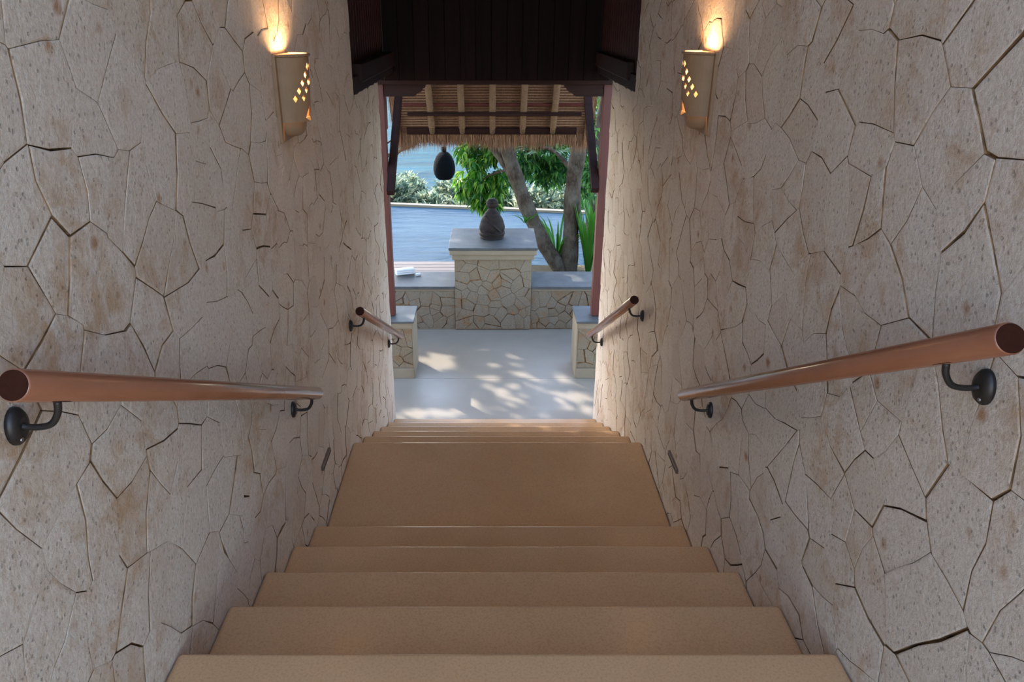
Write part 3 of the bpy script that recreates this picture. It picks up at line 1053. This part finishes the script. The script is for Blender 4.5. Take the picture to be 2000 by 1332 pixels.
# ------------------------------------------------------------------ plants
def leaves(V, Fc, p, d, L, W, rng, droop=0.25):
    """one folded pointed leaf from p along d"""
    d = d.normalized()
    s = d.cross(Vector((rng.gauss(0, .4), rng.gauss(0, .4), 1))).normalized()
    u = s.cross(d)
    m = p + d * L * 0.5
    tip = p + d * L + Vector((0, 0, -droop * L))
    o = len(V)
    V.extend([tuple(p), tuple(m + s * W + u * W * 0.35), tuple(m - u * 0.02 * L), tuple(m - s * W + u * W * 0.35), tuple(tip)])
    Fc.extend([(o, o + 2, o + 1), (o, o + 3, o + 2), (o + 1, o + 2, o + 4), (o + 2, o + 3, o + 4)])

def sprays(centres, n, rng, L, W, spread, droop=0.4, down=0.3):
    V, Fc = [], []
    for c, r in centres:
        for k in range(n):
            q = Vector((rng.gauss(0, 1), rng.gauss(0, 1), rng.gauss(0, 1)))
            q = q.normalized() * (rng.random() ** 0.5)
            p = Vector(c) + Vector((q.x * r[0], q.y * r[1], q.z * r[2]))
            # a small rosette of leaves at each twig end
            base = Vector((q.x + rng.gauss(0, .3), q.y + rng.gauss(0, .3), q.z * 0.5 - down))
            for m in range(6):
                d = base * 0.5 + Vector((rng.gauss(0, .7), rng.gauss(0, .7), rng.gauss(-down, .45)))
                leaves(V, Fc, p, d, L * rng.uniform(.7, 1.25), W * rng.uniform(.8, 1.2), rng, droop)
    return V, Fc

# the leaning tree on the right
rng = random.Random(21)
tree = empty('leaning_tree', (0.93, 9.4, -3.03))
bm = bmesh.new()
p1 = catmull([(0.98, 9.40, -3.12), (0.863, 9.40, -2.96), (0.640, 9.42, -2.64), (0.44, 9.5, -2.234), (0.295, 9.6, -1.871), (0.178, 9.7, -1.513), (0.06, 9.75, -1.0), (-0.02, 9.8, -0.4), (-0.2, 9.9, 0.4)], 5)
tube(bm, p1, [0.105 - 0.03 * i / len(p1) + 0.006 * math.sin(i * 1.3) for i in range(len(p1))], 14)
keep(obj('trunk', bm, M_BARK), tree)
bm = bmesh.new()
p2 = catmull([(0.98, 9.38, -3.12), (0.974, 9.39, -2.9), (0.974, 9.4, -2.339), (0.985, 9.42, -1.832), (1.036, 9.44, -1.466), (1.09, 9.44, -1.1), (1.2, 9.5, -0.3), (1.5, 9.6, 0.5)], 5)
tube(bm, p2, [0.106 - 0.02 * i / len(p2) + 0.006 * math.sin(i * 1.1 + 1) for i in range(len(p2))], 14)
keep(obj('trunk', bm, M_BARK), tree)
def limb(pts, r0, r1, name='branch'):
    b = bmesh.new()
    pp = catmull(pts, 5)
    tube(b, pp, [r0 + (r1 - r0) * i / len(pp) for i in range(len(pp))], 8)
    keep(obj(name, b, M_BARK), tree)
limb([(0.36, 9.58, -2.05), (0.25, 9.66, -1.86), (0.143, 9.72, -1.70), (-0.06, 9.9, -1.46), (-0.35, 10.2, -1.15)], 0.06, 0.04)
limb([(0.10, 9.75, -1.2), (-0.25, 10.6, -1.0), (-0.6, 11.6, -0.95), (-0.76, 12.3, -1.05), (-0.85, 12.8, -1.2)], 0.05, 0.018)
limb([(0.974, 9.4, -1.75), (0.80, 9.7, -1.58), (0.66, 10.0, -1.55), (0.5, 10.4, -1.62)], 0.03, 0.012)
limb([(0.25, 9.62, -1.75), (0.10, 10.0, -1.85), (-0.08, 10.3, -1.98), (-0.25, 10.5, -2.2)], 0.022, 0.008)
cl = []
for (x, y, z, rx, ry, rz) in ((-0.35, 10.5, -1.66, .16, .3, .14), (-0.18, 10.4, -1.78, .20, .3, .16), (-0.30, 10.5, -2.02, .20, .3, .14), (-0.12, 10.4, -2.10, .2, .3, .16), (0.05, 10.4, -1.62, .16, .25, .14),
                              (-0.38, 10.6, -2.16, .10, .2, .12), (0.02, 10.3, -2.28, .10, .2, .13), (0.12, 10.3, -2.06, .12, .2, .2), (-0.10, 10.5, -1.45, .26, .3, .12), (-0.16, 10.45, -2.32, .10, .2, .10)):
    cl.append(((x, y, z), (rx, ry, rz)))
V, Fc = sprays(cl, 46, rng, 0.12, 0.020, 0.2, 0.35, 0.45)
f = pyd('foliage', V, Fc, M_LEAF); keep(f, tree); f['kind'] = 'stuff'
cl = [((0.50, 10.3, -1.50), (.22, .3, .16)), ((0.78, 10.3, -1.55), (.2, .3, .16)), ((0.62, 10.4, -1.78), (.22, .3, .14)), ((0.85, 10.4, -1.85), (.2, .3, .14)), ((1.2, 10.2, -1.5), (.18, .3, .25)), ((1.30, 10.2, -1.85), (.14, .3, .2)), ((0.70, 10.5, -2.0), (.2, .3, .10)), ((0.42, 10.2, -1.75), (.08, .2, .2)), ((0.66, 10.5, -1.62), (.35, .3, .25)), ((1.25, 10.5, -2.15), (.15, .3, .2)), ((0.3, 10.6, -1.5), (.3, .3, .1))]
V, Fc = sprays(cl, 46, rng, 0.11, 0.019, 0.2, 0.35, 0.25)
f = pyd('foliage', V, Fc, M_LEAF2); keep(f, tree); f['kind'] = 'stuff'
tag(tree, 'leaning forked tree with rough bark behind the low wall', 'tree')

# dark slim tree further right behind it
rng = random.Random(33)
tr2 = empty('slim_tree', (1.65, 11.6, -4.2))
bm = bmesh.new()
pp = catmull([(1.62, 11.6, -4.3), (1.52, 11.6, -2.9), (1.50, 11.6, -2.2), (1.58, 11.6, -1.4), (1.7, 11.6, -0.4)], 5)
tube(bm, pp, [0.10 - 0.04 * i / len(pp) for i in range(len(pp))], 10)
keep(obj('trunk', bm, M_BARK), tr2)
V, Fc = sprays([((1.35, 12.0, -1.5), (.45, .4, .3)), ((0.9, 12.2, -1.75), (.45, .4, .25)), ((0.75, 12.4, -2.15), (.35, .4, .15)), ((1.6, 12, -2.0), (.3, .4, .3)), ((0.35, 12.4, -1.6), (.4, .4, .22)), ((1.75, 12, -1.2), (.4, .4, .3)), ((1.2, 12.3, -2.3), (.4, .4, .2)), ((0.65, 12.3, -2.0), (.3, .4, .3)), ((1.0, 12.0, -1.5), (.5, .4, .3))], 80, rng, 0.12, 0.022, .2, .3, .2)
f = pyd('foliage', V, Fc, M_LEAF2); keep(f, tr2); f['kind'] = 'stuff'
tag(tr2, 'slim dark-leaved tree beyond the forked tree on the right', 'tree')

# strap-leaved plants
def strap_plant(name, x, y, z, n, L, W, up, lean, label, mat=M_STRAP, seed=1):
    rng = random.Random(seed)
    e = empty(name, (x, y, z))
    for k in range(n):
        a = rng.uniform(0, 2 * math.pi)
        d = Vector((math.cos(a) * lean, math.sin(a) * lean, 1)).normalized()
        l = L * rng.uniform(.7, 1.1)
        s = d.cross(Vector((math.cos(a), math.sin(a), 0))).normalized()
        if s.length < 0.1: s = Vector((1, 0, 0))
        pts = []
        for i in range(6):
            t_ = i / 5
            pts.append(Vector((math.cos(a) * 0.02, math.sin(a) * 0.02, 0)) + d * l * t_ + Vector((math.cos(a), math.sin(a), 0)) * l * 0.30 * t_ ** 2 * (1 - up) - Vector((0, 0, 1)) * l * 0.42 * t_ ** 3 * (1 - up))
        Vv, Ff = [], []
        nrm = s.cross(d)
        for i, p in enumerate(pts):
            w = W * (math.sin(math.pi * min(1, 0.18 + 0.80 * i / 5)) ** 0.7)
            Vv += [tuple(p - s * w), tuple(p + nrm * w * -0.35), tuple(p + s * w)]
        for i in range(5):
            o = i * 3
            Ff += [(o, o + 1, o + 4, o + 3), (o + 1, o + 2, o + 5, o + 4)]
        lf = pyd('leaf', Vv, Ff, mat, e, smooth=True)
    tag(e, label, 'plant')
strap_plant('strap_leaf_plant', 1.20, 9.30, -3.03, 40, 0.95, 0.020, 0.85, 0.16, 'tall upright strap-leaved plant right of the forked tree', seed=2)
strap_plant('strap_leaf_plant', 1.36, 9.55, -3.03, 34, 1.05, 0.022, 0.8, 0.18, 'taller strap-leaved plant beside the right gate post', seed=3)
strap_plant('arching_palm_plant', 0.84, 9.66, -3.03, 46, 0.95, 0.015, 0.30, 0.45, 'arching narrow-leaved plant between the two tree trunks', seed=4)
strap_plant('bromeliad', 0.40, 9.36, -2.36, 16, 0.22, 0.011, 0.2, 0.7, 'small spiky bromeliad growing on the leaning trunk', seed=5)
strap_plant('fern', 0.70, 10.0, -1.72, 40, 0.46, 0.012, 0.0, 0.9, 'feathery fern growing high between the trunks', seed=6)

# bushes past the pool
rng = random.Random(50)
def bush(x, y, z, r, n, label, seed, L=0.2):
    rng = random.Random(seed)
    if seed % 2 == 0:          # planted in two staggered rows
        x, y, z = x * 1.06, y + 0.95, z - 0.12
    e = empty('flowering_bush', (x, y, z - r[2] - 0.9))
    V, Fc = [], []
    for k in range(n):
        q = Vector((rng.gauss(0, 1), rng.gauss(0, 1), rng.gauss(0, 1))).normalized() * rng.random() ** 0.4
        p = Vector((x + q.x * r[0], y + q.y * r[1], z + q.z * r[2]))
        base = Vector((q.x * .5, q.y * .5, 0.9 + q.z * 0.3))
        for m in range(7):
            leaves(V, Fc, p, base * 0.7 + Vector((rng.gauss(0, .6), rng.gauss(0, .6), rng.gauss(0, .3))), L * rng.uniform(.7, 1.2), L * 0.13, rng, 0.1)
    f = pyd('foliage', V, Fc, M_SHRUB); keep(f, e); f['kind'] = 'stuff'
    for k in range(5):
        b = bmesh.new()
        a = rng.uniform(0, 6.28)
        tube(b, catmull([(x, y, z - r[2] - 0.9), (x + .2 * math.cos(a), y + .2 * math.sin(a), z - r[2] - 0.2), (x + r[0] * .6 * math.cos(a), y + r[1] * .6 * math.sin(a), z + r[2] * .3)], 4), 0.015, 6)
        keep(obj('stem', b, M_BARK), e)
    tag(e, label, 'bush', 'pale bushes along the far pool rim')
bush(-2.0, 15.3, -3.36, (.36, .4, .45), 210, 'tallest pale grey-green bush at the left end of the pool rim', 1)
bush(-1.60, 15.2, -3.38, (.36, .4, .42), 190, 'pale grey-green bush next to the tallest one on the pool rim', 2)
bush(-1.20, 15.1, -3.55, (.38, .4, .30), 150, 'low pale bush at the gap under the open sea', 3)
bush(-0.80, 15.0, -3.42, (.38, .4, .42), 190, 'pale yellowish bush just below the hanging egg-shaped lantern', 4)
bush(-0.30, 14.9, -3.48, (.40, .4, .36), 170, 'pale bush behind the head of the seated statue', 5)
bush(0.25, 14.8, -3.45, (.40, .4, .36), 150, 'pale bush right of the statue behind the leaning trunk', 6)
bush(0.85, 14.6, -3.35, (.42, .4, .40), 150, 'pale bush seen between the two trunks', 7)
bush(1.5, 14.5, -3.3, (.42, .4, .42), 150, 'pale bush at the right end of the pool rim', 8)

# egg-shaped lantern on a cord
lan = empty('hanging_lantern', (-0.756, 12.3, -2.40))
bm = bmesh.new()
prof = [(0.0, -2.400), (0.095, -2.398), (0.135, -2.365), (0.163, -2.31), (0.174, -2.25), (0.172, -2.19), (0.155, -2.11), (0.125, -2.04), (0.08, -1.985), (0.03, -1.96), (0.0, -1.957)]
n = 28
rg = [[bm.verts.new((-0.756 + r * math.cos(2 * math.pi * k / n), 12.3 + r * math.sin(2 * math.pi * k / n), z)) for k in range(n)] for r, z in prof[1:-1]]
for A, B in zip(rg, rg[1:]):
    for k in range(n):
        bm.faces.new((A[k], A[(k + 1) % n], B[(k + 1) % n], B[k])).smooth = True
bm.faces.new(rg[0][::-1]); bm.faces.new(rg[-1])
keep(obj('shell', bm, M_LANTERN), lan)
bm = bmesh.new()
tube(bm, [(-0.756, 12.3, -1.962), (-0.756, 12.3, -1.945), (-0.756, 12.3, -1.90), (-0.756, 12.3, -1.885)], [0.035, 0.04, 0.04, 0.025], 14)
keep(obj('cap', bm, M_LANTERN), lan)
bm = bmesh.new()
tube(bm, [(-0.756, 12.3, -1.886), (-0.756, 12.3, -1.04)], 0.006, 6)
keep(obj('cord', bm, M_IRON), lan)
tag(lan, 'dark woven egg-shaped lantern hanging over the pool', 'lantern')

# ------------------------------------------------------------------ shade tree on the left of the forecourt, its twigs reach the gate
GAPS = [(-0.57, 6.88, 0.2, 0.12), (-0.46, 6.67, 0.15, 0.09), (-0.67, 6.55, 0.12, 0.09), (0.18, 6.97, 0.04, 0.06), (0.21, 6.78, 0.08, 0.08), (-0.02, 6.74, 0.04, 0.06), (0.24, 6.53, 0.06, 0.07), (0.22, 6.29, 0.06, 0.06), (-0.05, 6.42, 0.06, 0.03), (-0.05, 6.29, 0.04, 0.04), (0.03, 6.17, 0.04, 0.05), (0.06, 6.06, 0.04, 0.04), (0.19, 6.0, 0.07, 0.07), (0.37, 6.06, 0.04, 0.05), (0.04, 5.87, 0.07, 0.07), (0.63, 6.44, 0.07, 0.04), (0.84, 6.29, 0.07, 0.07), (0.74, 6.06, 0.14, 0.1), (0.58, 6.01, 0.06, 0.09), (0.76, 5.82, 0.09, 0.08), (0.46, 5.76, 0.06, 0.05), (-0.13, 5.82, 0.13, 0.07), (-0.18, 6.06, 0.04, 0.08), (-0.54, 5.74, 0.3, 0.07), (0.42, 6.94, 0.06, 0.06), (1.16, 7.0, 0.04, 0.04), (1.13, 7.25, 0.03, 0.03), (1.31, 7.45, 0.08, 0.08), (1.38, 7.33, 0.05, 0.05), (-0.09, 7.38, 0.05, 0.05)]
rng = random.Random(64)
st = empty('shade_tree', (-6.2, 11.2, -3.1))
bm = bmesh.new()
tube(bm, catmull([(-6.2, 11.2, -3.2), (-6.1, 11.2, -1.5), (-5.7, 11.2, 0.2), (-5.3, 11.2, 1.8)], 6), [0.2 - 0.004 * i for i in range(19)], 12)
keep(obj('trunk', bm, M_BARK), st)
for q in ((-4.2, 10.2, 1.4), (-3.6, 11.6, 1.9), (-4.8, 12.4, 2.3), (-3.2, 9.6, 0.9)):
    bm = bmesh.new()
    tube(bm, catmull([(-5.8, 11.2, 0.0), ((-5.8 + q[0]) / 2, (11.2 + q[1]) / 2, q[2] * 0.6), q], 6), [0.09 - 0.005 * i for i in range(13)], 8)
    keep(obj('branch', bm, M_BARK), st)
V, Fc = [], []
k = 0
Lr, Wr = 0.20, 0.052
while k < 12000:
    fx, fy = rng.uniform(-2.0, 3.4), rng.uniform(2.6, 9.2)
    m_ = 0.028
    if any(((fx - g[0]) / (g[2] + m_)) ** 2 + ((fy - g[1]) / (g[3] + m_)) ** 2 < 1 for g in GAPS):
        continue
    tt = rng.uniform(6.6, 8.6)
    p = Vector((fx, fy, FZ)) + SUN * tt
    d = Vector((rng.gauss(0, 1), rng.gauss(0, 1), rng.gauss(-.3, .6))).normalized()
    leaves(V, Fc, p - d * Lr / 2, d, Lr, Wr, rng, 0.2)
    k += 1
f = pyd('foliage', V, Fc, M_LEAF2); keep(f, st); f['kind'] = 'stuff'
# low twig that shows beside the gate post
bm = bmesh.new()
tube(bm, catmull([(-5.9, 11.2, -1.0), (-3.5, 10.9, -1.3), (-1.6, 10.6, -1.72), (-1.22, 10.5, -1.66), (-1.02, 10.4, -1.55)], 6), [0.05 - 0.0017 * i for i in range(25)], 7)
keep(obj('twig', bm, M_BARK), st)
bm = bmesh.new()
tube(bm, catmull([(-1.6, 10.6, -1.72), (-1.3, 10.5, -1.50), (-1.15, 10.4, -1.45)], 5), [0.012 - 0.0006 * i for i in range(11)], 6)
keep(obj('twig', bm, M_BARK), st)
tag(st, 'broad shade tree left of the gate whose bare twig shows over the sea', 'tree')
